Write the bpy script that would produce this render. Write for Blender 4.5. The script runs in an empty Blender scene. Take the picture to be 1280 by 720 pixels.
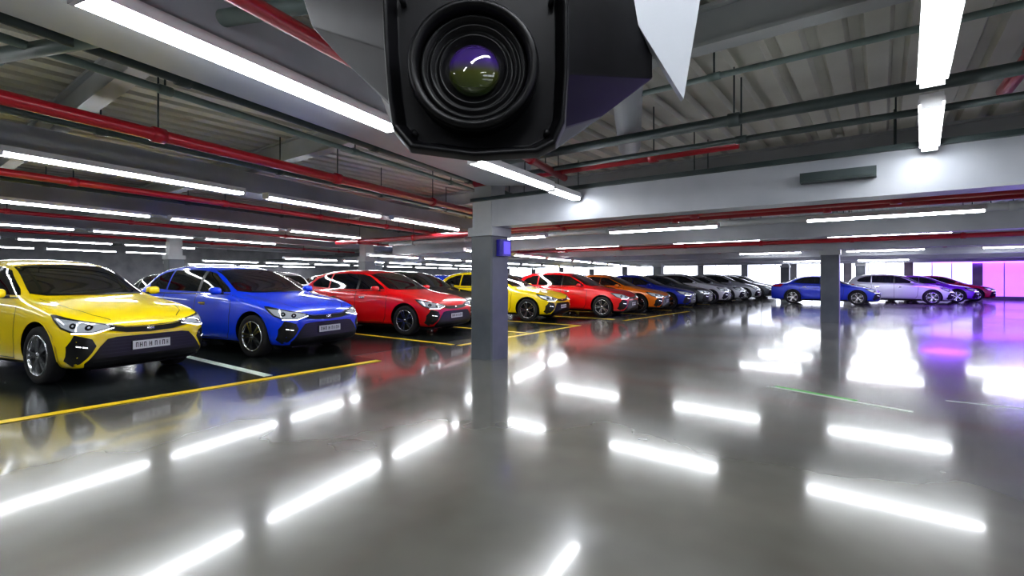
import bpy, bmesh, math, random
from mathutils import Vector, Matrix
from mathutils.bvhtree import BVHTree
from mathutils.geometry import delaunay_2d_cdt
random.seed(7)
S = bpy.context.scene
COL = S.collection

# ------------------------------------------------------------------ materials
def mat(name, col, rough=.5, metal=0, coat=0, spec=.5, emit=None, es=0, coatr=.03):
    m = bpy.data.materials.new(name); m.use_nodes = True
    b = m.node_tree.nodes['Principled BSDF']
    b.inputs['Base Color'].default_value = (*col, 1)
    b.inputs['Roughness'].default_value = rough
    b.inputs['Metallic'].default_value = metal
    b.inputs['Coat Weight'].default_value = coat
    b.inputs['Coat Roughness'].default_value = coatr
    b.inputs['Specular IOR Level'].default_value = spec
    if emit:
        b.inputs['Emission Color'].default_value = (*emit, 1)
        b.inputs['Emission Strength'].default_value = es
    return m

def noisy(m, c1, c2, scale=4, detail=4, r1=None, r2=None, bump=0, coords='Object'):
    nt = m.node_tree; N = nt.nodes; L = nt.links; b = N['Principled BSDF']
    tc = N.new('ShaderNodeTexCoord'); n = N.new('ShaderNodeTexNoise')
    n.inputs['Scale'].default_value = scale; n.inputs['Detail'].default_value = detail
    L.new(tc.outputs[coords], n.inputs['Vector'])
    r = N.new('ShaderNodeValToRGB')
    r.color_ramp.elements[0].position = .3; r.color_ramp.elements[1].position = .7
    r.color_ramp.elements[0].color = (*c1, 1); r.color_ramp.elements[1].color = (*c2, 1)
    L.new(n.outputs['Fac'], r.inputs['Fac']); L.new(r.outputs['Color'], b.inputs['Base Color'])
    if r1 is not None:
        mr = N.new('ShaderNodeMapRange'); mr.inputs['From Min'].default_value = .3; mr.inputs['From Max'].default_value = .7
        mr.inputs['To Min'].default_value = r1; mr.inputs['To Max'].default_value = r2
        L.new(n.outputs['Fac'], mr.inputs['Value']); L.new(mr.outputs['Result'], b.inputs['Roughness'])
    if bump:
        bp = N.new('ShaderNodeBump'); bp.inputs['Strength'].default_value = bump; bp.inputs['Distance'].default_value = .01
        L.new(n.outputs['Fac'], bp.inputs['Height']); L.new(bp.outputs['Normal'], b.inputs['Normal'])
    return m

M_steel = noisy(mat('painted_steel_grey', (.4,.42,.44), .4), (.36,.38,.39), (.46,.48,.49), 1.5)
M_girder = noisy(mat('girder_light_grey', (.5,.52,.55), .35), (.36,.38,.42), (.48,.50,.54), 1.2)
M_dark = noisy(mat('dark_green_steel', (.05,.07,.07), .4), (.035,.055,.055), (.07,.09,.09), 3)
M_green = noisy(mat('grey_green_pipe', (.2,.27,.25), .4), (.16,.22,.21), (.24,.31,.29), 3)
M_red = noisy(mat('red_pipe_paint', (.35,.01,.02), .3, coat=.4), (.36,.006,.018), (.48,.012,.028), 3)
M_col = noisy(mat('column_paint', (.16,.18,.2), .35), (.10,.115,.13), (.15,.165,.18), 2)
M_wall = noisy(mat('wall_paint', (.3,.3,.32), .7), (.2,.2,.22), (.3,.3,.32), 2)
M_fix = mat('fixture_white', (.8,.8,.82), .4)
M_tube = mat('tube_emission', (1,1,1), .5, emit=(.93,.96,1), es=30)
M_yline = noisy(mat('yellow_line_paint', (.8,.6,.02), .35), (.90,.62,.01), (1.0,.72,.02), 12)
M_wline = noisy(mat('white_line_paint', (.7,.8,.7), .35), (.6,.74,.62), (.85,.92,.85), 12)
M_gline = noisy(mat('green_line_paint', (.1,.5,.1), .35), (.05,.5,.08), (.15,.7,.12), 12)
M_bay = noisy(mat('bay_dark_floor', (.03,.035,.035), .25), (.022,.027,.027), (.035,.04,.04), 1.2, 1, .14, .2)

# ceiling deck
M_ceil = noisy(mat('deck_white', (.4,.4,.38), .6), (.48,.48,.43), (.66,.66,.60), .8, 5)

# floor: polished concrete
M_floor = mat('polished_concrete', (.2,.2,.19), .1, spec=.75, coat=.55, coatr=.07)
nt = M_floor.node_tree; N = nt.nodes; L = nt.links; b = N['Principled BSDF']
tc = N.new('ShaderNodeTexCoord')
n1 = N.new('ShaderNodeTexNoise'); n1.inputs['Scale'].default_value = .4; n1.inputs['Detail'].default_value = 2; n1.inputs['Roughness'].default_value = .5
n2 = N.new('ShaderNodeTexNoise'); n2.inputs['Scale'].default_value = 1.8; n2.inputs['Detail'].default_value = 2
L.new(tc.outputs['Object'], n1.inputs['Vector']); L.new(tc.outputs['Object'], n2.inputs['Vector'])
mx = N.new('ShaderNodeMix'); mx.inputs[0].default_value = .4
L.new(n1.outputs['Fac'], mx.inputs[2]); L.new(n2.outputs['Fac'], mx.inputs[3])
r = N.new('ShaderNodeValToRGB')
r.color_ramp.elements[0].position = .32; r.color_ramp.elements[1].position = .68
r.color_ramp.elements[0].color = (.13,.127,.11,1); r.color_ramp.elements[1].color = (.23,.225,.20,1)
L.new(mx.outputs[0], r.inputs['Fac']); L.new(r.outputs['Color'], b.inputs['Base Color'])
mr = N.new('ShaderNodeMapRange'); mr.inputs['From Min'].default_value = .35; mr.inputs['From Max'].default_value = .65
mr.inputs['To Min'].default_value = .14; mr.inputs['To Max'].default_value = .22
L.new(n1.outputs['Fac'], mr.inputs['Value']); L.new(mr.outputs['Result'], b.inputs['Roughness'])

# ------------------------------------------------------------------ mesh builder
class MB:
    def __init__(s): s.v=[]; s.f=[]; s.m=[]; s.s=[]
    def add(s, v, f, m=0, sm=False, mx=None):
        o=len(s.v)
        s.v += [tuple(mx@Vector(p)) if mx else tuple(p) for p in v]
        for q in f: s.f.append([i+o for i in q]); s.m.append(m); s.s.append(sm)
    def box(s, lo, hi, m=0, mx=None):
        x0,y0,z0=lo; x1,y1,z1=hi
        v=[(x0,y0,z0),(x1,y0,z0),(x1,y1,z0),(x0,y1,z0),(x0,y0,z1),(x1,y0,z1),(x1,y1,z1),(x0,y1,z1)]
        s.add(v,[(0,3,2,1),(4,5,6,7),(0,1,5,4),(1,2,6,5),(2,3,7,6),(3,0,4,7)],m,False,mx)
    def lathe(s, prof, n=32, m=0, mx=None, sm=True):
        v=[];f=[]
        for (r,h) in prof:
            for i in range(n):
                a=2*math.pi*i/n; v.append((r*math.cos(a),h,r*math.sin(a)))
        for j in range(len(prof)-1):
            for i in range(n):
                k=(i+1)%n; f.append((j*n+i,j*n+k,(j+1)*n+k,(j+1)*n+i))
        s.add(v,f,m,sm,mx)
    def tube(s, p, q, r, m=0, n=12):
        p=Vector(p); q=Vector(q); d=q-p; rot=d.to_track_quat('Y','Z').to_matrix().to_4x4()
        s.lathe([(0,0),(r,0),(r,d.length),(0,d.length)], n, m, Matrix.Translation(p)@rot)
    def mesh(s, name, mats):
        me=bpy.data.meshes.new(name); me.from_pydata(s.v,[],s.f); me.update()
        for x in mats: me.materials.append(x)
        me.polygons.foreach_set('material_index', s.m); me.polygons.foreach_set('use_smooth', s.s)
        return me
    def obj(s, name, mats, loc=(0,0,0), rot=0):
        o=bpy.data.objects.new(name, s.mesh(name,mats)); o.location=loc; o.rotation_euler=(0,0,rot)
        COL.objects.link(o); return o

def inst(name, me, loc, rot=0, sc=(1,1,1)):
    o=bpy.data.objects.new(name, me); o.location=loc; o.rotation_euler=(0,0,rot); o.scale=sc; COL.objects.link(o); return o

def boxobj(name, lo, hi, m):
    c=[(a+b)/2 for a,b in zip(lo,hi)]
    k=MB(); k.box([a-q for a,q in zip(lo,c)],[a-q for a,q in zip(hi,c)]); return k.obj(name,[m],c)

# ------------------------------------------------------------------ room shell
XL,XR,YB,YF,ZC = -34,14,-9,40,3.3
boxobj('floor', (XL,YB,-.2),(XR,YF,0), M_floor)
k=MB()
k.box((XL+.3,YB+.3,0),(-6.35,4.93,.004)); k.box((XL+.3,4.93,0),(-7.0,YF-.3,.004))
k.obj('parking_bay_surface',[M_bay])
k=MB(); v=[];f=[]; x=XL; prof=[]
while x<XR:
    prof += [(x,ZC),(x+.16,ZC),(x+.19,ZC+.06),(x+.27,ZC+.06)]; x+=.30
prof.append((XR,ZC))
for (px_,pz) in prof: v += [(px_,YB,pz),(px_,YF,pz)]
for i in range(len(prof)-1): f.append((2*i,2*i+1,2*i+3,2*i+2))
k.add(v,f); k.box((XL,YB,ZC+.1),(XR,YF,ZC+.25)); k.obj('ceiling',[M_ceil])
boxobj('wall_left',(XL-.2,YB,0),(XL,YF,ZC+.1),M_wall)
boxobj('wall_back',(XL,YB-.2,0),(XR,YB,ZC+.1),M_wall)
def winmat(name,c,e):
    return mat(name,(.6,.6,.65),.3,emit=c,es=e)
M_ww=winmat('window_frosted_white',(.82,.86,1),2.6)
M_wv=winmat('window_frosted_violet',(.34,.11,1),2.0)
M_wb=winmat('window_frosted_blue',(.50,.46,1),2.0)
k=MB(); k.box((XL,YF,2.25),(XR,YF+.2,ZC+.1)); k.box((XL,YF,0),(XR,YF+.2,.2))
x=XL; wi=0
while x<XR:
    k.box((x,YF,.2),(x+.45,YF+.2,2.25)); 
    if x+3.2<=XR:
        wi+=1; q=MB()
        x0,x1=x+.45,min(x+3.2,XR)
        cx=(x0+x1)/2; hw=(x1-x0)/2
        q.box((-hw,-.02,-1.025),(hw,.02,1.025),0)
        for t in (-hw/3,hw/3): q.box((t-.02,-.05,-1.025),(t+.02,-.02,1.025),1)
        m = M_ww if cx<1.5 else (M_wb if cx<5.5 else M_wv)
        q.obj('window_%d'%wi,[m,M_steel],(cx,YF+.1,1.225))
    x+=3.2
k.obj('wall_front',[M_wall])
k=MB(); k.box((XR,YB,2.25),(XR+.2,YF,ZC+.1)); k.box((XR,YB,0),(XR+.2,YF,.9)); y=YB
while y<YF:
    k.box((XR,y,.9),(XR+.2,y+.6,2.25))
    if y+4.9<=YF+.1:
        wi+=1; q=MB(); q.box((-.02,-2.15,-.675),(.02,2.15,.675)); q.box((-.05,-.02,-.675),(-.02,.02,.675),1)
        q.obj('window_%d'%wi,[M_wv if y>10 else M_ww,M_dark],(XR+.1,y+2.75,1.575))
    y+=4.9
k.obj('wall_right',[M_wall])

# ------------------------------------------------------------------ floor markings
def strip(name,p,q,w,m,z=.004,h=.003):
    p=Vector((*p,0)); q=Vector((*q,0)); d=q-p; a=math.atan2(d.y,d.x)
    k=MB(); k.box((-d.length/2,-w/2,0),(d.length/2,w/2,h)); c=(p+q)/2
    return k.obj(name,[m],(c.x,c.y,z),a)
strip('yellow_floor_line',(-6.35,-7),(-6.28,4.9),.13,M_yline,z=.0045)
strip('yellow_floor_line',(-6.45,6.9),(-6.55,11.8),.12,M_yline,z=.0)
strip('yellow_floor_line',(-6.2,13.9),(-5.9,19.2),.12,M_yline,z=.0)
for y in (.7,3.25): strip('white_floor_line',(-6.45,y),(-12.5,y),.12,M_wline,z=.0045)
for y in (-1.9,-4.4): strip('white_floor_line',(-6.45,y),(-12.5,y),.12,M_wline,z=.0045)
for y in (6.9,9.4,11.7,14.1,16.7,19.3,22,24.7,27.3,30,32.6): strip('yellow_floor_line',(-6.6,y),(-12.5,y),.11,M_yline,z=.0045)
strip('white_floor_line',(-1.06,6.54),(.25,6.12),.04,M_wline,z=0)
strip('green_floor_line',(-1.0,6.59),(-.2,6.335),.055,M_gline,z=0)
strip('white_floor_line',(.55,6.9),(2.2,7.0),.03,M_wline,z=0)

# ------------------------------------------------------------------ columns
def column(x,y,s,top,name='concrete_column'):
    k=MB(); h=s/2
    c=.02
    ring=[(-h+c,-h),(h-c,-h),(h,-h+c),(h,h-c),(h-c,h),(-h+c,h),(-h,h-c),(-h,-h+c)]
    v=[(a,b_,0) for a,b_ in ring]+[(a,b_,top) for a,b_ in ring]
    f=[(i,(i+1)%8,8+(i+1)%8,8+i) for i in range(8)]+[tuple(range(8,16)),tuple(range(7,-1,-1))]
    k.add(v,f,0)
    k.box((-h*.8,-h*.8,top),(h*.8,h*.8,ZC),1)
    k.box((-h-.03,-h-.03,top-.14),(h+.03,h+.03,top),1)
    return k.obj(name,[M_col,M_steel],(x,y,0))
column(-5.08,6.17,.44,2.1)
column(-1.18,17.2,.46,2.1)
column(-10.9,29.5,.5,2.1); column(-16.8,12.5,.5,2.1); column(-20.5,6.9,.5,2.1)
column(-5.0,36.6,.5,2.1); column(-.9,34.1,.45,2.1); column(-16.8,20.78,.5,2.1); column(-22,17,.5,2.1); column(6,22,.5,2.1)
column(-27,9,.5,2.1); column(6,6.17,.5,2.1)
k=MB(); k.box((-.06,-.11,-.13),(.06,.11,.13),0); k.box((.06,-.08,-.1),(.068,.08,.1),1)
k.obj('blue_call_box',[mat('blue_plastic',(.05,.04,.45),.3),mat('blue_plastic_panel',(.16,.12,.8),.25,emit=(.2,.15,1),es=.4)],(-4.79,6.17,1.77))

# ------------------------------------------------------------------ girders
def ibeam(k,p,q,w,z0,z1,m=0,fl=.03):
    p=Vector((*p,0)); q=Vector((*q,0)); d=q-p; a=math.atan2(d.y,d.x); c=(p+q)/2; h=d.length/2
    mx=Matrix.Translation(c)@Matrix.Rotation(a,4,'Z')
    k.box((-h,-w/2,z0),(h,w/2,z0+fl),m,mx); k.box((-h,-w/2,z1-fl),(h,w/2,z1),m,mx)
    k.box((-h,-w*.18,z0+fl),(h,w*.18,z1-fl),m,mx)
k=MB(); k.box((-5.3,6.0,2.1),(XR,6.34,2.52)); k.box((-5.3,5.94,2.52),(XR,6.40,2.57),1); k.obj('ceiling_girder',[M_girder,M_dark])
for i,y in enumerate((11.7,17.2,22.7,28.2,33.7)):
    k=MB(); k.box((XL if i else -14,y-.17,2.12),(XR,y+.17,2.5)); k.box((XL if i else -14,y-.2,2.5),(XR,y+.2,2.54),1); k.obj('ceiling_girder',[M_girder,M_dark])
for y in (-6,-3.5,-1,1.4,3.8,8.5,14.5,20,25.5,31,36.5):
    k=MB(); ibeam(k,(XL,y),(XR,y),.16,3.0,3.3,0); k.obj('ceiling_purlin',[M_steel])

# ------------------------------------------------------------------ skewed family (lights/beams/pipes left part)
def P(q,D): return (-.8*q-.2224*D, -.6*q+1.0832*D)
def Dat(q,y): return (y+.6*q)/1.0832
def sbeam(name,q0,q1,h0,h1,D0,D1,m,m2=None):
    a=P(q0,D0); b_=P(q1,D0); c=P(q1,D1); d=P(q0,D1)
    v=[(*a,h0),(*b_,h0),(*c,h0),(*d,h0),(*a,h1),(*b_,h1),(*c,h1),(*d,h1)]
    k=MB(); k.add(v,[(0,1,2,3),(7,6,5,4),(0,4,5,1),(1,5,6,2),(2,6,7,3),(3,7,4,0)],0)
    return k.obj(name,[m])
for q0,q1,ye in ((3.1,3.75,5.9),(7.75,8.35,16.9),(12.55,13.1,16.9),(17.95,18.5,16.9),(24.1,24.7,16.9)):
    sbeam('ceiling_beam',q0,q1,2.64,2.95,Dat(q0,-8.5),Dat(q0,ye),M_girder)
k=MB(); k.box((-.07,-.5,.0),(.07,.5,.06),0); k.box((-.075,-.5,-.005),(-.06,.5,.03),0); k.box((.06,-.5,-.005),(.075,.5,.03),0)
k.box((-.055,-.49,-.035),(.055,.49,0),1); k.box((-.06,-.5,-.04),(.06,-.49,.0),0); k.box((-.06,.49,-.04),(.06,.5,.0),0)
ME_L=k.mesh('tube_light',[M_fix,M_tube])
def lamp(p,q,z,w=1.0):
    p=Vector(p); q=Vector(q); d=q-p
    return inst('tube_light',ME_L,((p.x+q.x)/2,(p.y+q.y)/2,z),math.atan2(d.y,d.x)-math.pi/2,(w,d.length,1))
lamp(P(3.0,2.2),P(3.0,4.2),2.58,1.0)
lamp(P(3.0,-.3),P(3.0,1.9),2.58,1.0)
lamp((-3.06,3.46),(-3.24,5.1),2.41,.9); lamp((-3.26,5.15),(-3.34,5.93),2.40,.9)
for q in (7.6,12.4,17.8,24.0,31):
    D=Dat(q,-7.5)
    n0=math.floor((D-5.0)/2.8)+1
    for i in range(n0,14):
        a=5.0+2.8*i; e=a+2.45
        pe=P(q,e)
        if pe[1]>38 or pe[0]<XL+1: break
        if pe[0]>XR: continue
        lamp(P(q,a),P(q,e),2.59 if pe[1]<11 else 2.06)
lamp((.21,2.3),(.27,4.2),2.58,1.05); lamp((.28,4.4),(.36,5.9),2.5,.95)
lamp((5.2,1),(5.2,3.2),2.58); lamp((5.2,-4),(5.2,-1.8),2.58); lamp((.2,-4),(.2,-1.8),2.58); lamp((.2,-.8),(.2,1.2),2.58); lamp((9.5,1),(9.5,3.2),2.58)
lamp((-3.5,-6),(-3.5,-3.8),2.58)
for y in (9.6,13.6,17.9,21.6,25.4,29.4,33.0,37.0):
    for x in (-4.6,-1.0,2.6,6.2,9.8):
        if x>0 and y>28: continue
        lamp((x,y),(x+2.2,y),2.27)
for y in (9.6,13.6):
    lamp((-8.4,y),(-6.2,y),2.27)

# ------------------------------------------------------------------ pipes
def pipe(name,p,q,r,m,hang=True,step=2.4,fit=True):
    k=MB(); p=Vector(p); q=Vector(q); k.tube(p,q,r,0,16); d=q-p; n=int(d.length/step)
    for i in range(n+1):
        c=p+d*((i+.5)/(n+1))
        if fit:
            u=d.normalized(); k.tube(c-u*.05,c+u*.05,r*1.28,0,16)
        if hang: k.tube((c.x,c.y,c.z+r),(c.x,c.y,ZC),.008,1,6)
    return k.obj(name,[m,M_dark])
def skpipe(name,q,h,D0,D1,r,m,**kw):
    a=P(q,D0); b_=P(q,D1); return pipe(name,(*a,1.3+h),(*b_,1.3+h),r,m,**kw)
skpipe('red_sprinkler_pipe',5.35,1.3,Dat(5.35,-8),Dat(5.35,11.3),.055,M_red)
skpipe('red_sprinkler_pipe',9.4,1.34,Dat(9.4,-8),Dat(9.4,16),.05,M_red)
skpipe('red_sprinkler_pipe',2.45,1.36,Dat(2.45,-8),Dat(2.45,5.8),.045,M_red)
skpipe('red_sprinkler_pipe',14.9,1.34,Dat(14.9,-8),Dat(14.9,16),.045,M_red)
skpipe('red_sprinkler_pipe',20.9,1.34,Dat(20.9,-8),Dat(20.9,16),.045,M_red)
skpipe('steel_conduit',4.3,1.52,Dat(4.3,-8),Dat(4.3,11),.045,M_dark)
skpipe('steel_conduit',4.7,1.52,Dat(4.7,-8),Dat(4.7,11),.03,M_green)
skpipe('steel_conduit',6.6,1.5,Dat(6.6,-8),Dat(6.6,11),.035,M_dark)
skpipe('steel_conduit',11.2,1.5,Dat(11.2,-8),Dat(11.2,16),.035,M_dark)
pipe('steel_conduit',(-5.6,.2,2.78),(-2.6,1.55,2.86),.05,M_green,hang=False)
pipe('steel_conduit',(-4.5,-.35,2.95),(-2.2,.9,2.95),.05,M_green,hang=False)
pipe('steel_conduit',(-4.6,5.0,2.80),(XR,5.0,2.80),.05,M_dark)
pipe('steel_conduit',(-4.6,5.3,2.68),(XR,5.3,2.68),.03,M_dark)
pipe('steel_conduit',(-4.6,4.3,2.98),(XR,4.3,2.98),.025,M_green)
pipe('red_sprinkler_pipe',(-4.9,5.6,2.72),(-1.2,5.6,2.72),.055,M_red)
pipe('red_sprinkler_pipe',(.95,2.0,2.90),(.85,5.9,2.90),.055,M_red)
pipe('red_sprinkler_pipe',(-5.2,6.75,2.17),(XR,6.75,2.17),.06,M_red)
for y in (8.6,12.5,16.3,20.6,24.6,31): pipe('red_sprinkler_pipe',(-13,y,2.33),(XR,y,2.33),.06,M_red)
for y in (7.4,10.6,14.8): pipe('steel_conduit',(-13 if y>8 else -5.2,y,2.4),(XR,y,2.4),.06,M_steel)
k=MB(); k.tube((-2.6,6.0,3.0),(-.75,1.6,3.0),.14,0,20); k.obj('air_duct',[M_girder])
k=MB(); k.box((-.32,-.06,-.05),(.32,.06,.05)); k.box((-.29,-.07,-.035),(.29,-.06,.035),1)
k.obj('junction_box',[M_dark,M_dark],(-.35,5.93,2.33))
k=MB(); k.box((-5.5,-.04,-.03),(5.5,.04,.03),0)
M_tint=mat('violet_tint_glow',(.3,.1,1),.5,emit=(.30,.06,1),es=10)  # added glowing strip, only there to tint the far end violet
k.obj('violet_tint_strip',[M_tint],(8,YF-.06,2.2)); 
for (x,y,e,c) in ((7,33,240,(.22,.06,1)),(4,23,200,(.18,.09,1)),(9,20,240,(.14,.10,1)),(2.3,29.5,120,(.28,.06,1)),(11,28,240,(.35,.06,1)),(3.5,14.5,100,(.13,.12,1))):
    ld=bpy.data.lights.new('violet_tint_fill','AREA'); ld.energy=e; ld.color=c; ld.size=1.8; ld.shape='DISK'  # added fill lights for a violet floor tint, no fixtures behind them
    o=bpy.data.objects.new('violet_tint_fill',ld); o.location=(x,y,2.05); COL.objects.link(o)

# ------------------------------------------------------------------ CAR
M_glass=mat('car_glass',(.006,.008,.01),.04,coat=1,spec=.8)
M_blk=mat('black_plastic',(.010,.010,.011),.35)
M_rim=mat('alloy_rim',(.6,.61,.63),.22,metal=1)
M_tire=mat('tire_rubber',(.015,.015,.016),.75)
M_head=mat('headlight_lens',(.45,.48,.52),.08,coat=1,metal=.5,emit=(.8,.9,1),es=.2)
M_drl=mat('headlight_led',(1,1,1),.3,emit=(.9,.95,1),es=2)
M_chr=mat('chrome_trim',(.75,.75,.77),.12,metal=1)
M_plate=mat('number_plate',(.75,.76,.78),.4)
M_tail=mat('taillight',(.4,.01,.01),.1,coat=1)
def paint(name,c,metal=.0):
    return mat('paint_'+name,c,.32,metal=metal,coat=1,coatr=.03)
PT=dict(yellow=paint('yellow',(1.0,.76,.0)),blue=paint('blue',(.0,.06,.85),.0),red=paint('red',(.8,.003,.008)),
        black=paint('black',(.01,.011,.012)),orange=paint('orange',(1.0,.25,.0)),white=paint('white',(.8,.82,.85)),
        silver=paint('silver',(.5,.52,.55),.4),navy=paint('navy',(.01,.02,.12),.2),grey=paint('grey',(.08,.09,.1),.3),
        purple=paint('purple',(.28,.03,.7),.1),pblue=paint('cobalt',(.01,.04,.55),.1),crimson=paint('crimson',(.6,.0,.05)))

def car_mesh(name, kind):
    if kind=='hatch':
        ST=[(2.16,.30,.56,.575,.60,.5),(2.13,.22,.64,.66,.74,.6),(2.02,.17,.735,.76,.83,.6),(1.85,.17,.80,.835,.88,.66),(1.6,.17,.855,.90,.905,.7),
            (1.3,.17,.90,.955,.91,.72),(1.0,.17,.93,1.01,.905,.73),(.82,.17,.945,1.10,.90,.71),(.5,.17,.955,1.275,.90,.67),(.2,.17,.965,1.405,.90,.64),
            (0,.17,.97,1.455,.90,.635),(-.4,.17,.975,1.50,.90,.63),(-.9,.17,.985,1.50,.90,.63),(-1.35,.17,1.0,1.465,.90,.62),(-1.65,.18,1.01,1.395,.89,.60),
            (-1.85,.19,1.01,1.26,.87,.60),(-1.99,.20,.99,1.07,.84,.62),(-2.07,.22,.90,.94,.80,.6),(-2.12,.28,.72,.74,.72,.5)]
        side=[[(.70,1.02),(.60,1.09),(.16,1.325),(-.04,1.365),(-.06,1.02)],
              [(-.13,1.02),(-.12,1.375),(-.5,1.395),(-.98,1.385),(-.99,1.04)],
              [(-1.04,1.045),(-1.03,1.378),(-1.25,1.35),(-1.5,1.26),(-1.62,1.15),(-1.55,1.08)]]
    else:
        ST=[(2.22,.30,.55,.565,.60,.5),(2.19,.22,.62,.64,.74,.6),(2.08,.17,.71,.735,.83,.6),(1.9,.17,.77,.80,.88,.66),(1.6,.17,.82,.865,.905,.7),
            (1.3,.17,.86,.92,.91,.72),(1.05,.17,.90,.97,.905,.73),(.85,.17,.915,1.05,.90,.71),(.5,.17,.925,1.22,.90,.67),(.15,.17,.935,1.35,.90,.63),
            (-.1,.17,.94,1.40,.90,.62),(-.45,.17,.945,1.425,.90,.61),(-.85,.17,.955,1.40,.90,.60),(-1.2,.17,.965,1.30,.90,.60),(-1.55,.18,.975,1.13,.90,.64),
            (-1.8,.19,.97,1.03,.88,.68),(-2.1,.20,.955,.995,.86,.66),(-2.24,.22,.90,.93,.81,.6),(-2.30,.28,.72,.74,.72,.5)]
        side=[[(.70,.99),(.60,1.05),(.14,1.27),(-.06,1.305),(-.08,.99)],
              [(-.15,.99),(-.14,1.31),(-.5,1.325),(-.85,1.29),(-1.05,1.22),(-1.3,1.05),(-1.0,1.02)]]
    def half(st):
        x,zb,bl,tp,w,wr=st; t=max(0,min(1,(tp-bl)/.32)); H=bl-zb
        lo=[(.35*w,zb),(.80*w,zb),(.94*w,zb+.07*H),(.985*w,zb+.30*H),(w,zb+.55*H),(.99*w,zb+.80*H),(.965*w,zb+.95*H)]
        e=tp-bl
        hd=[(.90*w,bl+.25*e),(.80*w,bl+.55*e),(.66*w,bl+.80*e),(.45*w,bl+.95*e),(.2*w,tp)]
        c6=(.905*w,bl+.015); c8=(wr+.035,tp-.10)
        cb=[c6,((c6[0]+c8[0])/2+.018,(c6[1]+c8[1])/2),c8,(wr*.86,tp-.025),(wr*.35,tp)]
        up=[(a[0]*(1-t)+b_[0]*t,a[1]*(1-t)+b_[1]*t) for a,b_ in zip(hd,cb)]
        return lo+up
    n=12; v=[];f=[]
    for st in ST:
        hp=half(st)
        for (y,z) in hp: v.append((st[0],y,z))
        for (y,z) in reversed(hp): v.append((st[0],-y,z))
    R=2*n
    for j in range(len(ST)-1):
        for i in range(R):
            a=j*R+i; b_=j*R+(i+1)%R; f.append((a,a+R,b_+R,b_))
    for j,fl in ((0,False),(len(ST)-1,True)):
        for i in range(n-1):
            q=(j*R+i,j*R+i+1,j*R+R-2-i,j*R+R-1-i); f.append(q[::-1] if fl else q)
    me=bpy.data.meshes.new('tmpbody'); me.from_pydata(v,[],f)
    bm=bmesh.new(); bm.from_mesh(me); bmesh.ops.recalc_face_normals(bm,faces=bm.faces); bm.to_mesh(me); bm.free()
    o=bpy.data.objects.new('tmpbody',me); COL.objects.link(o)
    sm=o.modifiers.new('s','SUBSURF'); sm.levels=2; sm.render_levels=2
    bpy.context.view_layer.update()
    dg=bpy.context.evaluated_depsgraph_get()
    sub=bpy.data.meshes.new_from_object(o.evaluated_get(dg))
    bvh=BVHTree.FromPolygons([tuple(x.co) for x in sub.vertices],[tuple(p.vertices) for p in sub.polygons])
    cuts=[]
    AX=(1.36,-1.30); WR=.335
    for ax in AX:
        for sg in (1,-1):
            c=MB(); c.lathe([(0,0),(.385,0),(.385,.6),(0,.6)],40)
            cm=c.mesh('tmpcut',[]); bm=bmesh.new(); bm.from_mesh(cm); bmesh.ops.remove_doubles(bm,verts=bm.verts,dist=1e-5); bmesh.ops.recalc_face_normals(bm,faces=bm.faces); bm.to_mesh(cm); bm.free()
            co=bpy.data.objects.new('tmpcut',cm); co.location=(ax,.60 if sg>0 else -1.20,WR+.01); COL.objects.link(co); cuts.append(co)
            bo=o.modifiers.new('b','BOOLEAN'); bo.operation='DIFFERENCE'; bo.object=co; bo.solver='EXACT'
    bpy.context.view_layer.update()
    dg=bpy.context.evaluated_depsgraph_get()
    body=bpy.data.meshes.new_from_object(o.evaluated_get(dg))
    for c in cuts+[o]: bpy.data.objects.remove(c,do_unlink=True)
    k=MB()
    vs=[tuple(x.co) for x in body.vertices]; o0=len(k.v); k.v+=vs
    for p in body.polygons:
        c=p.center; m=0
        for ax in AX:
            if math.hypot(c.x-ax,c.z-WR-.01)<.384 and abs(c.y)>.55: m=2
        if p.normal.z<-.75 and c.z<.3: m=2
        if c.z<.205: m=2
        k.f.append(list(p.vertices)); k.m.append(m); k.s.append(m==0)
    def patch(out, mode, m, off=.005, phi=0, mir=False, step=.05):
        pts=[]; L_=len(out)
        for i in range(L_):
            a=Vector(out[i]); b_=Vector(out[(i+1)%L_]); nseg=max(1,int((b_-a).length/step))
            for j in range(nseg): pts.append(a.lerp(b_,j/nseg))
        nb=len(pts); poly=list(range(nb))
        xs=[p[0] for p in out]; ys=[p[1] for p in out]
        def inside(p):
            c=False; j=L_-1
            for i in range(L_):
                xi,yi=out[i]; xj,yj=out[j]
                if (yi>p[1])!=(yj>p[1]) and p[0]<(xj-xi)*(p[1]-yi)/(yj-yi)+xi: c=not c
                j=i
            return c
        gx=min(xs)+step/2
        while gx<max(xs):
            gy=min(ys)+step/2
            while gy<max(ys):
                if inside((gx,gy)) and min((Vector((gx,gy))-q).length for q in pts[:nb])>step*.45: pts.append(Vector((gx,gy)))
                gy+=step
            gx+=step
        rv,re,rf,_,_,_=delaunay_2d_cdt([Vector(p) for p in pts],[],[poly],1,1e-5)
        if mode=='front': d=Vector((-1,0,0)); org=lambda a,b_:Vector((4,a,b_))
        elif mode=='rear': d=Vector((1,0,0)); org=lambda a,b_:Vector((-4,a,b_))
        elif mode=='side': d=Vector((0,-1,0)); org=lambda a,b_:Vector((a,3,b_))
        elif mode=='top': d=Vector((0,0,-1)); org=lambda a,b_:Vector((a,b_,3))
        else:
            nn=Vector((math.cos(phi),math.sin(phi),0)); tt=Vector((-math.sin(phi),math.cos(phi),0)); d=-nn
            org=lambda a,b_:nn*5+tt*a+Vector((0,0,b_))
        P3=[];ok=[]
        for p in rv:
            loc,nor,_i,_d=bvh.ray_cast(org(p[0],p[1]),d)
            if loc is None: P3.append(Vector((0,0,0))); ok.append(False)
            else:
                if nor.dot(d)>0: nor=-nor
                P3.append(loc+nor*off); ok.append(True)
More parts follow.
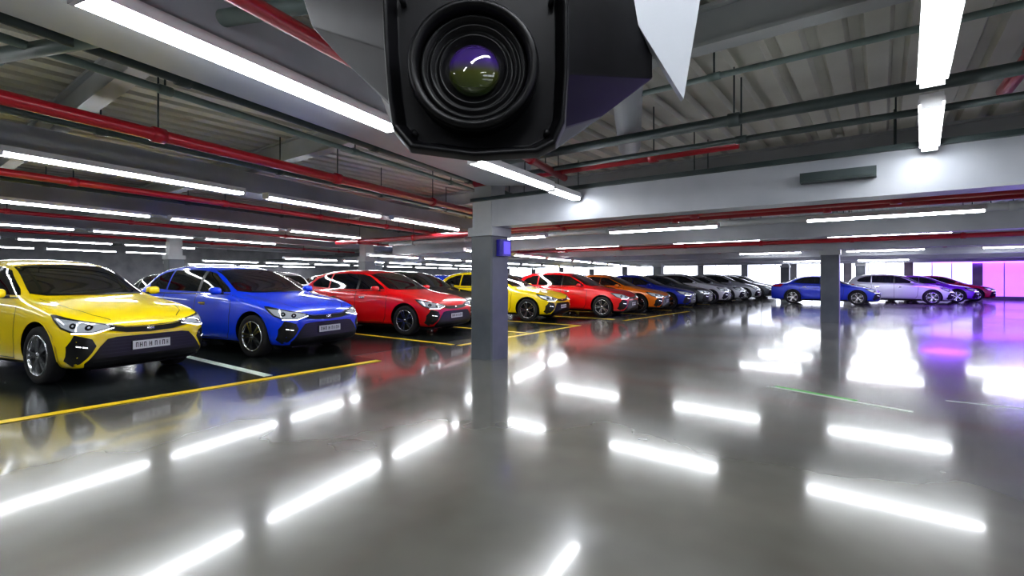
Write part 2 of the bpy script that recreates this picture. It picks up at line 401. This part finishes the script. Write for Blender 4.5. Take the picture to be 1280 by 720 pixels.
        for mr_ in ((1,-1) if mir else (1,)):
            V=[(p.x,p.y*mr_,p.z) for p in P3]; F=[]
            for t in rf:
                if not all(ok[i] for i in t): continue
                a,b_,c=[Vector(V[i]) for i in t[:3]]
                nr=(b_-a).cross(c-a); dd=Vector((d.x,d.y*mr_,d.z))
                F.append(tuple(t) if nr.dot(dd)<0 else tuple(reversed(t)))
            k.add(V,F,m,True)
    def sym(h): return h+[(-a,b_) for a,b_ in reversed(h) if abs(a)>1e-6]
    def line(pl,w,mode,m,off=.003,mir=True):
        for a,b_ in zip(pl[:-1],pl[1:]):
            a=Vector(a); b_=Vector(b_); d=(b_-a).normalized(); nn=Vector((-d.y,d.x))*w/2
            patch([tuple(a-nn),tuple(b_-nn),tuple(b_+nn),tuple(a+nn)],mode,m,off,mir=mir,step=.06)
    dz=0 if kind=='hatch' else -.05
    for s_ in side: patch(s_,'side',1,.004,mir=True)
    patch([(-.05,1.02+dz),(-.03,1.365+dz*1.3),(-.13,1.37+dz*1.3),(-.14,1.02+dz)],'side',2,.0035,mir=True)
    zt=1.40 if kind=='hatch' else 1.325
    patch(sym([(0,1.02+dz),(.40,1.02+dz),(.71,1.035+dz),(.655,1.2+dz),(.59,zt-.025),(.35,zt),(0,zt+.008)]),'front',1,.004)
    if kind=='hatch': patch(sym([(0,1.06),(.55,1.08),(.56,1.2),(.50,1.34),(0,1.37)]),'rear',1,.004)
    else: patch(sym([(0,1.03),(.58,1.04),(.54,1.2),(.48,1.29),(0,1.32)]),'rear',1,.004)
    line([(-1.5,.985+dz),(.72,.985+dz)],.014,'side',6,.006)
    patch(sym([(0,1.005+dz),(.6,1.01+dz),(.70,1.03+dz),(0,1.025+dz)]),'front',2,.005)
    z=dz*.6
    patch(sym([(0,.575+z),(.30,.588+z),(.55,.63+z),(.62,.675+z),(.50,.675+z),(.30,.645+z),(0,.638+z)]),'front',2,.006)
    patch(sym([(0,.64+z),(.30,.648+z),(.5,.68+z),(.5,.69+z),(.3,.658+z),(0,.65+z)]),'front',6,.008)
    patch(sym([(0,.545),(.42,.545),(.52,.53),(.60,.45),(.735,.27),(.72,.215),(0,.212)]),'front',2,.006)
    for zz,ww in ((.51,.48),(.475,.51),(.44,.54),(.40,.575),(.36,.605),(.32,.635),(.28,.665)):
        patch(sym([(0,zz),(ww,zz),(ww+.01,zz+.007),(0,zz+.007)]),'front',10,.012)
    patch([(.64,.46),(.68,.54),(.81,.59),(.85,.46),(.84,.30),(.79,.235),(.76,.27),(.68,.39)],'front',2,.006,mir=True)
    patch([(.72,.44),(.80,.46),(.80,.472),(.72,.452)],'front',9,.012,mir=True)
    patch(sym([(0,.228),(.66,.232),(.76,.22),(.76,.20),(.6,.19),(0,.185)]),'front',10,.009)
    ph=math.radians(42)
    def dg_(x,y): return -math.sin(ph)*x+math.cos(ph)*y
    s0=dg_(2.11,.42); s1=dg_(1.66,.90)
    Lh=s1-s0
    def hl(a): return s0+Lh*a
    patch([(hl(0),.645+z),(hl(.25),.60+z),(hl(.55),.605+z),(hl(.78),.66+z),(hl(.93),.75+z),(hl(1.0),.81+z),(hl(.9),.81+z),(hl(.6),.765+z),(hl(.25),.715+z),(hl(0.0),.68+z)],'diag',2,.005,ph,True)
    patch([(hl(.06),.65+z),(hl(.27),.618+z),(hl(.54),.624+z),(hl(.76),.68+z),(hl(.91),.775+z),(hl(.6),.748+z),(hl(.27),.702+z),(hl(.06),.672+z)],'diag',5,.008,ph,True,step=.03)
    patch([(hl(.0),.64+z),(hl(.25),.595+z),(hl(.58),.60+z),(hl(.58),.616+z),(hl(.25),.610+z),(hl(0),.652+z)],'diag',9,.010,ph,True,step=.03)
    for a_ in (.33,.56):
        c=[(hl(a_)+.036*math.cos(t*math.pi/6),.664+z+(.024 if a_>.5 else 0)+.03*math.sin(t*math.pi/6)) for t in range(12)]
        patch(c,'diag',1,.012,ph,True,step=.02)
        c=[(hl(a_)+.012*math.cos(t*math.pi/6),.664+z+(.024 if a_>.5 else 0)+.011*math.sin(t*math.pi/6)) for t in range(12)]
        patch(c,'diag',5,.015,ph,True,step=.02)
    line([(1.0,.70),(1.6,.66),(1.9,.56),(2.03,.42)],.010,'top',2,.003)
    ph=math.radians(180-42); s0=dg_(-2.05,.5); s1=dg_(-1.78,.9); Lh=s1-s0
    patch([(hl(0),.86),(hl(.9),.84),(hl(1.0),.96),(hl(.4),.98),(hl(0),.95)],'diag',8,.006,ph,True)
    line([(.80,.97+dz),(.84,.80),(.80,.40),(.72,.27),(-.10,.27),(-.10,.98+dz)],.011,'side',2)
    line([(-.10,.27),(-.78,.27),(-.92,.45),(-.97,.70),(-1.03,.99+dz)],.011,'side',2)
    patch([(.98,.185),(.95,.245),(-.86,.245),(-.92,.185)],'side',2,.006,mir=True)
    for hx in (.12,-.78):
        patch([(hx-.09,.825),(hx+.09,.83),(hx+.09,.855),(hx-.09,.85)],'side',6,.022,mir=True,step=.03)
        patch([(hx-.06,.805),(hx+.06,.805),(hx+.06,.825),(hx-.06,.825)],'side',2,.004,mir=True,step=.03)
    for ax in AX:
        for j in range(14):
            a0=math.radians(-8+j*14); a1=math.radians(-8+(j+1)*14)
            q=[(ax+r_*math.cos(a),WR+.01+r_*math.sin(a)) for r_,a in ((.387,a0),(.405,a0),(.405,a1),(.387,a1))]
            patch(q,'side',0,.010,mir=True,step=.1)
    fx=2.17 if kind=='hatch' else 2.23
    k.box((fx-.04,-.25,.37),(fx+.006,.25,.485),2); k.box((fx+.006,-.24,.377),(fx+.012,.24,.478),7)
    for j,(yy,ww) in enumerate(((-.19,.03),(-.14,.035),(-.09,.03),(-.02,.035),(.05,.03),(.1,.012),(.15,.035),(.2,.02))):
        k.box((fx+.012,yy-ww/2,.40),(fx+.014,yy-ww/4,.457),2); k.box((fx+.012,yy+ww/4,.40),(fx+.014,yy+ww/2,.457),2)
        k.box((fx+.012,yy-ww/2,.425 if j%2 else .448),(fx+.014,yy+ww/2,.433 if j%2 else .457),2)
    loc,nor,_i,_d=bvh.ray_cast(Vector((4,0,.625+z)),Vector((-1,0,0)))
    k.lathe([(.0,.0),(.045,.0),(.05,.006),(.045,.012),(.0,.012)],24,6,Matrix.Translation((loc.x+.004,0,.615+z))@Matrix.Diagonal((1,1,.62,1))@Matrix.Rotation(-math.pi/2,4,'Z'))
    for sg in (1,-1):
        bm=bmesh.new(); bmesh.ops.create_uvsphere(bm,u_segments=16,v_segments=10,radius=1)
        mv=[]; 
        for q in bm.verts:
            x_,y_,z_=q.co; x_=math.copysign(abs(x_)**.7,x_); y_=math.copysign(abs(y_)**.7,y_); z_=math.copysign(abs(z_)**.7,z_)
            mv.append((.60+.075*x_, sg*(.985+.095*y_), 1.045+dz+.06*z_))
        k.add(mv,[[w_.index for w_ in q.verts] for q in bm.faces],0,True); bm.free()
        k.box((.56,min(sg*.86,sg*.94),.985+dz),(.64,max(sg*.86,sg*.94),1.02+dz),2)
    k.box((-1.9,-.6,.16),(1.95,.6,.24),2)
    for ax in AX:
        for sg in (1,-1):
            mx=Matrix.Translation((ax,sg*.895,WR))@(Matrix.Identity(4) if sg>0 else Matrix.Rotation(math.pi,4,'Z'))
            k.lathe([(.235,-.20),(.30,-.205),(.325,-.19),(.335,-.16),(.335,-.04),(.328,-.015),(.305,0),(.262,0),(.236,-.012)],40,4,mx)
            k.lathe([(.238,-.01),(.232,.002),(.222,-.002),(.214,-.03),(.212,-.14)],40,3,mx)
            k.lathe([(.215,-.10),(0.0,-.10)],40,2,mx)
            k.lathe([(.15,-.085),(0.0,-.085)],24,10,mx)
            k.lathe([(0,.0),(.03,-.002),(.042,-.02),(.045,-.09)],20,3,mx)
            for j in range(10):
                a=2*math.pi*(j//2)/5+(.17 if j%2 else -.17)
                r_=mx@Matrix.Rotation(a,4,'Y')
                v_=[(.03,-.012,-.018),(.03,-.012,.018),(.222,-.004,.017),(.222,-.004,-.017),(.03,-.05,-.02),(.03,-.05,.02),(.222,-.045,.02),(.222,-.045,-.02)]
                k.add(v_,[(0,1,2,3),(0,4,5,1),(2,6,7,3),(1,5,6,2),(0,3,7,4)],3,False,r_)
    M_gm=bpy.data.materials.get('gunmetal') or mat('gunmetal',(.05,.05,.055),.3,metal=.7)
    return k.mesh(name,[PT['silver'],M_glass,M_blk,M_rim,M_tire,M_head,M_chr,M_plate,M_tail,M_drl,M_gm])
ME_H=car_mesh('hatchback_car','hatch'); ME_S=car_mesh('sedan_car','sedan')
def car(kind,color,front,y,rot=0,sc=(1,1,1)):
    me=ME_H if kind=='h' else ME_S; nm='hatchback_car' if kind=='h' else 'sedan_car'
    x=front-(2.16 if kind=='h' else 2.22)*sc[0]
    o=inst(nm,me,(x,y,0.004),math.radians(rot),sc)
    o.material_slots[0].link='OBJECT'; o.material_slots[0].material=PT[color]; return o
car('h','yellow',-7.50,1.80,13,(1,.93,1.05))
car('h','blue',-7.50,4.4,12,(1,.98,1.03))
car('s','black',-9.9,6.05,11,(1,.93,1))
car('h','red',-7.85,7.95,11)
car('h','black',-9.1,10.2,11)
car('h','yellow',-7.7,12.5,11)
car('h','red',-6.6,15.3,8)
car('s','orange',-6.4,17.95,8)
car('s','pblue',-6.2,20.6,8)
car('s','grey',-6.2,23.25,8)
car('h','white',-6.0,25.9,8)
car('s','silver',-5.8,28.55,8)
car('h','silver',-5.55,31.2,8)
car('s','grey',-5.3,33.9,8)
car('h','white',-5.6,37.0,8) 
car('s','pblue',0.0,28.9); car('h','silver',2.8,31.9); car('s','purple',4.0,34.7); car('s','crimson',5.0,37.5)
cl=['grey','silver','navy','black','white','red','grey','blue','silver','black','grey','yellow','navy']
for i in range(13):
    y=-2.6+2.75*i
    car('s' if i%2 else 'h',cl[i],-15.0,y if i!=5 else 10.9,180)
car('s','silver',-7.5,-3.4,12)

# ------------------------------------------------------------------ CCTV camera
M_cam=noisy(mat('cctv_black_shell',(.01,.01,.012),.38,spec=.2),(.005,.005,.006),(.009,.009,.011),20)
M_camr=mat('cctv_black_rubber',(.005,.005,.006),.42,spec=.35)
M_shade=mat('cctv_sunshade_white',(.62,.65,.70),.3,coat=.3)
M_lens=mat('cctv_lens_glass',(.02,.01,.05),.03,coat=1,spec=1)
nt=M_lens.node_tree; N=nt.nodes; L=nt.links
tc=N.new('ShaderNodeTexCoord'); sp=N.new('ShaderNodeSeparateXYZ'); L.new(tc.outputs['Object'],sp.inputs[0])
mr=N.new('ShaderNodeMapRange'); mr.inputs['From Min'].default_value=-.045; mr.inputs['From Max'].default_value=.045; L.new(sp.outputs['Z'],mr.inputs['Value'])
cr=N.new('ShaderNodeValToRGB'); e=cr.color_ramp.elements; e[0].position=0; e[0].color=(.03,.06,.01,1); e[1].position=1; e[1].color=(.04,.02,.10,1)  # green and purple lens reflections painted into the base colour
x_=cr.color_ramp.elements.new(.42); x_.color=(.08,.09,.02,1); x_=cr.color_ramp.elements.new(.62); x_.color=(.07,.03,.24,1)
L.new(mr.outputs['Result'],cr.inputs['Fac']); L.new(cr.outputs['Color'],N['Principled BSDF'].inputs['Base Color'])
F=[(-.150,.22),(-.150,.12),(-.147,.04),(-.140,-.05),(-.132,-.10),(-.105,-.132),(0,-.146),(.105,-.140),(.135,-.125),(.150,-.09),(.155,.0),(.155,.10),(.15,.22),(0,.23)]
B=[(-.36,.33),(-.348,.22),(-.325,.145),(-.27,.085),(-.205,.045),(-.14,-.070),(0,-.088),(.12,-.084),(.18,-.07),(.235,-.03),(.335,.045),(.335,.10),(.315,.22),(0,.33)]
def ringpts(ps,y,s=1,c=(0,.03)): return [((x-c[0])*s+c[0],y,(z-c[1])*s+c[1]) for x,z in ps]
n=len(F); k=MB()
rings=[ringpts(F,.03,.88),ringpts(F,.0,.93),ringpts(F,-.005,.95),ringpts(F,-.005,.985),ringpts(F,.004,1.0),ringpts(F,.02,1.01),ringpts(B,.15,1.0),ringpts(B,.165,.99),ringpts(B,.45,.72,(0,.2)),ringpts(B,.46,.69,(0,.2))]
v=sum(rings,[]); f=[]
for j in range(len(rings)-1):
    for i in range(n): f.append((j*n+i,j*n+(i+1)%n,(j+1)*n+(i+1)%n,(j+1)*n+i))
f.append(tuple(range(n))[::-1]); f.append(tuple((len(rings)-1)*n+i for i in range(n)))
k.add(v,f,0,False)
emp=bpy.data.objects.new('security_camera',None); COL.objects.link(emp)
emp.location=(-.53,.6025,1.641); emp.rotation_euler=(0,0,math.radians(36.87))
def child(kb,name,mats):
    o=kb.obj(name,mats); o.parent=emp; return o
h=child(k,'housing',[M_cam])
bv=h.modifiers.new('bev','BEVEL'); bv.width=.008; bv.segments=4; bv.limit_method='ANGLE'; bv.angle_limit=math.radians(18); bv.harden_normals=False
h.data.polygons.foreach_set('use_smooth',[True]*len(h.data.polygons))
wn=h.modifiers.new('wn','WEIGHTED_NORMAL'); wn.keep_sharp=False
k=MB()
k.lathe([(.104,.03),(.104,-.018),(.100,-.024),(.094,-.024),(.090,-.018),(.088,.0)],64,0)
k.lathe([(.088,0),(.084,-.006),(.080,-.006),(.078,.004),(.074,.004),(.071,-.002),(.068,-.002),(.066,.008),(.060,.008),(.057,.002),(.054,.002),(.052,.012),(.042,.014)],64,1)
k.lathe([(.1045,-.004),(.106,-.006),(.106,-.010),(.1045,-.012)],64,1)
child(k,'lens_barrel',[M_camr,M_camr])
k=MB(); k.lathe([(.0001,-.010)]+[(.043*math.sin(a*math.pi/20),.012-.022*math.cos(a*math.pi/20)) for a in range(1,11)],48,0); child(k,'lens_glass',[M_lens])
k=MB()
for (x_,z_) in ((-.12,.12),(.128,.12),(-.1,-.10),(.12,-.10)): k.lathe([(0,-.0),(.005,0.0),(.005,.03)],16,0,Matrix.Translation((x_,.014,z_)))
child(k,'screws',[M_camr])
k=MB()
pl=[(.275,.18),(.2475,.34),(.46,.34),(.418,.18),(.3875,-.003)]
v=[(x_,.13,z_) for x_,z_ in pl]+[(x_,.145,z_) for x_,z_ in pl]
f=[(0,1,2,3,4),(9,8,7,6,5)]+[(i,5+i,5+(i+1)%5,(i+1)%5) for i in range(5)]
k.add(v,f,0); k.box((-.36,.13,.34),(.46,.46,.35),0)
child(k,'sunshade',[M_shade])
k=MB(); k.tube((0,.30,.34),(0,.30,ZC-1.641),.028,0,20); k.box((-.07,.23,ZC-1.641-.02),(.07,.37,ZC-1.641),0); k.box((-.05,.22,.34),(.05,.38,.40),0)
child(k,'mount_pole',[M_fix])

# ------------------------------------------------------------------ world & camera
w=bpy.data.worlds.new('World'); S.world=w; w.use_nodes=True
w.node_tree.nodes['Background'].inputs[0].default_value=(.6,.65,1,1); w.node_tree.nodes['Background'].inputs[1].default_value=.5
cd=bpy.data.cameras.new('Camera'); co=bpy.data.objects.new('Camera',cd); COL.objects.link(co)
co.location=(0,0,1.3); co.rotation_euler=(math.radians(90),0,math.radians(36.87))
cd.lens=614/1280*36; cd.sensor_width=36; cd.shift_y=-13/1280; cd.clip_start=.05
S.camera=co
S.view_settings.view_transform='Standard'; S.view_settings.exposure=0
for lk in ('Medium High Contrast','Medium Contrast'):
    try: S.view_settings.look=lk; print('look',lk); break
    except Exception as e: print(e)
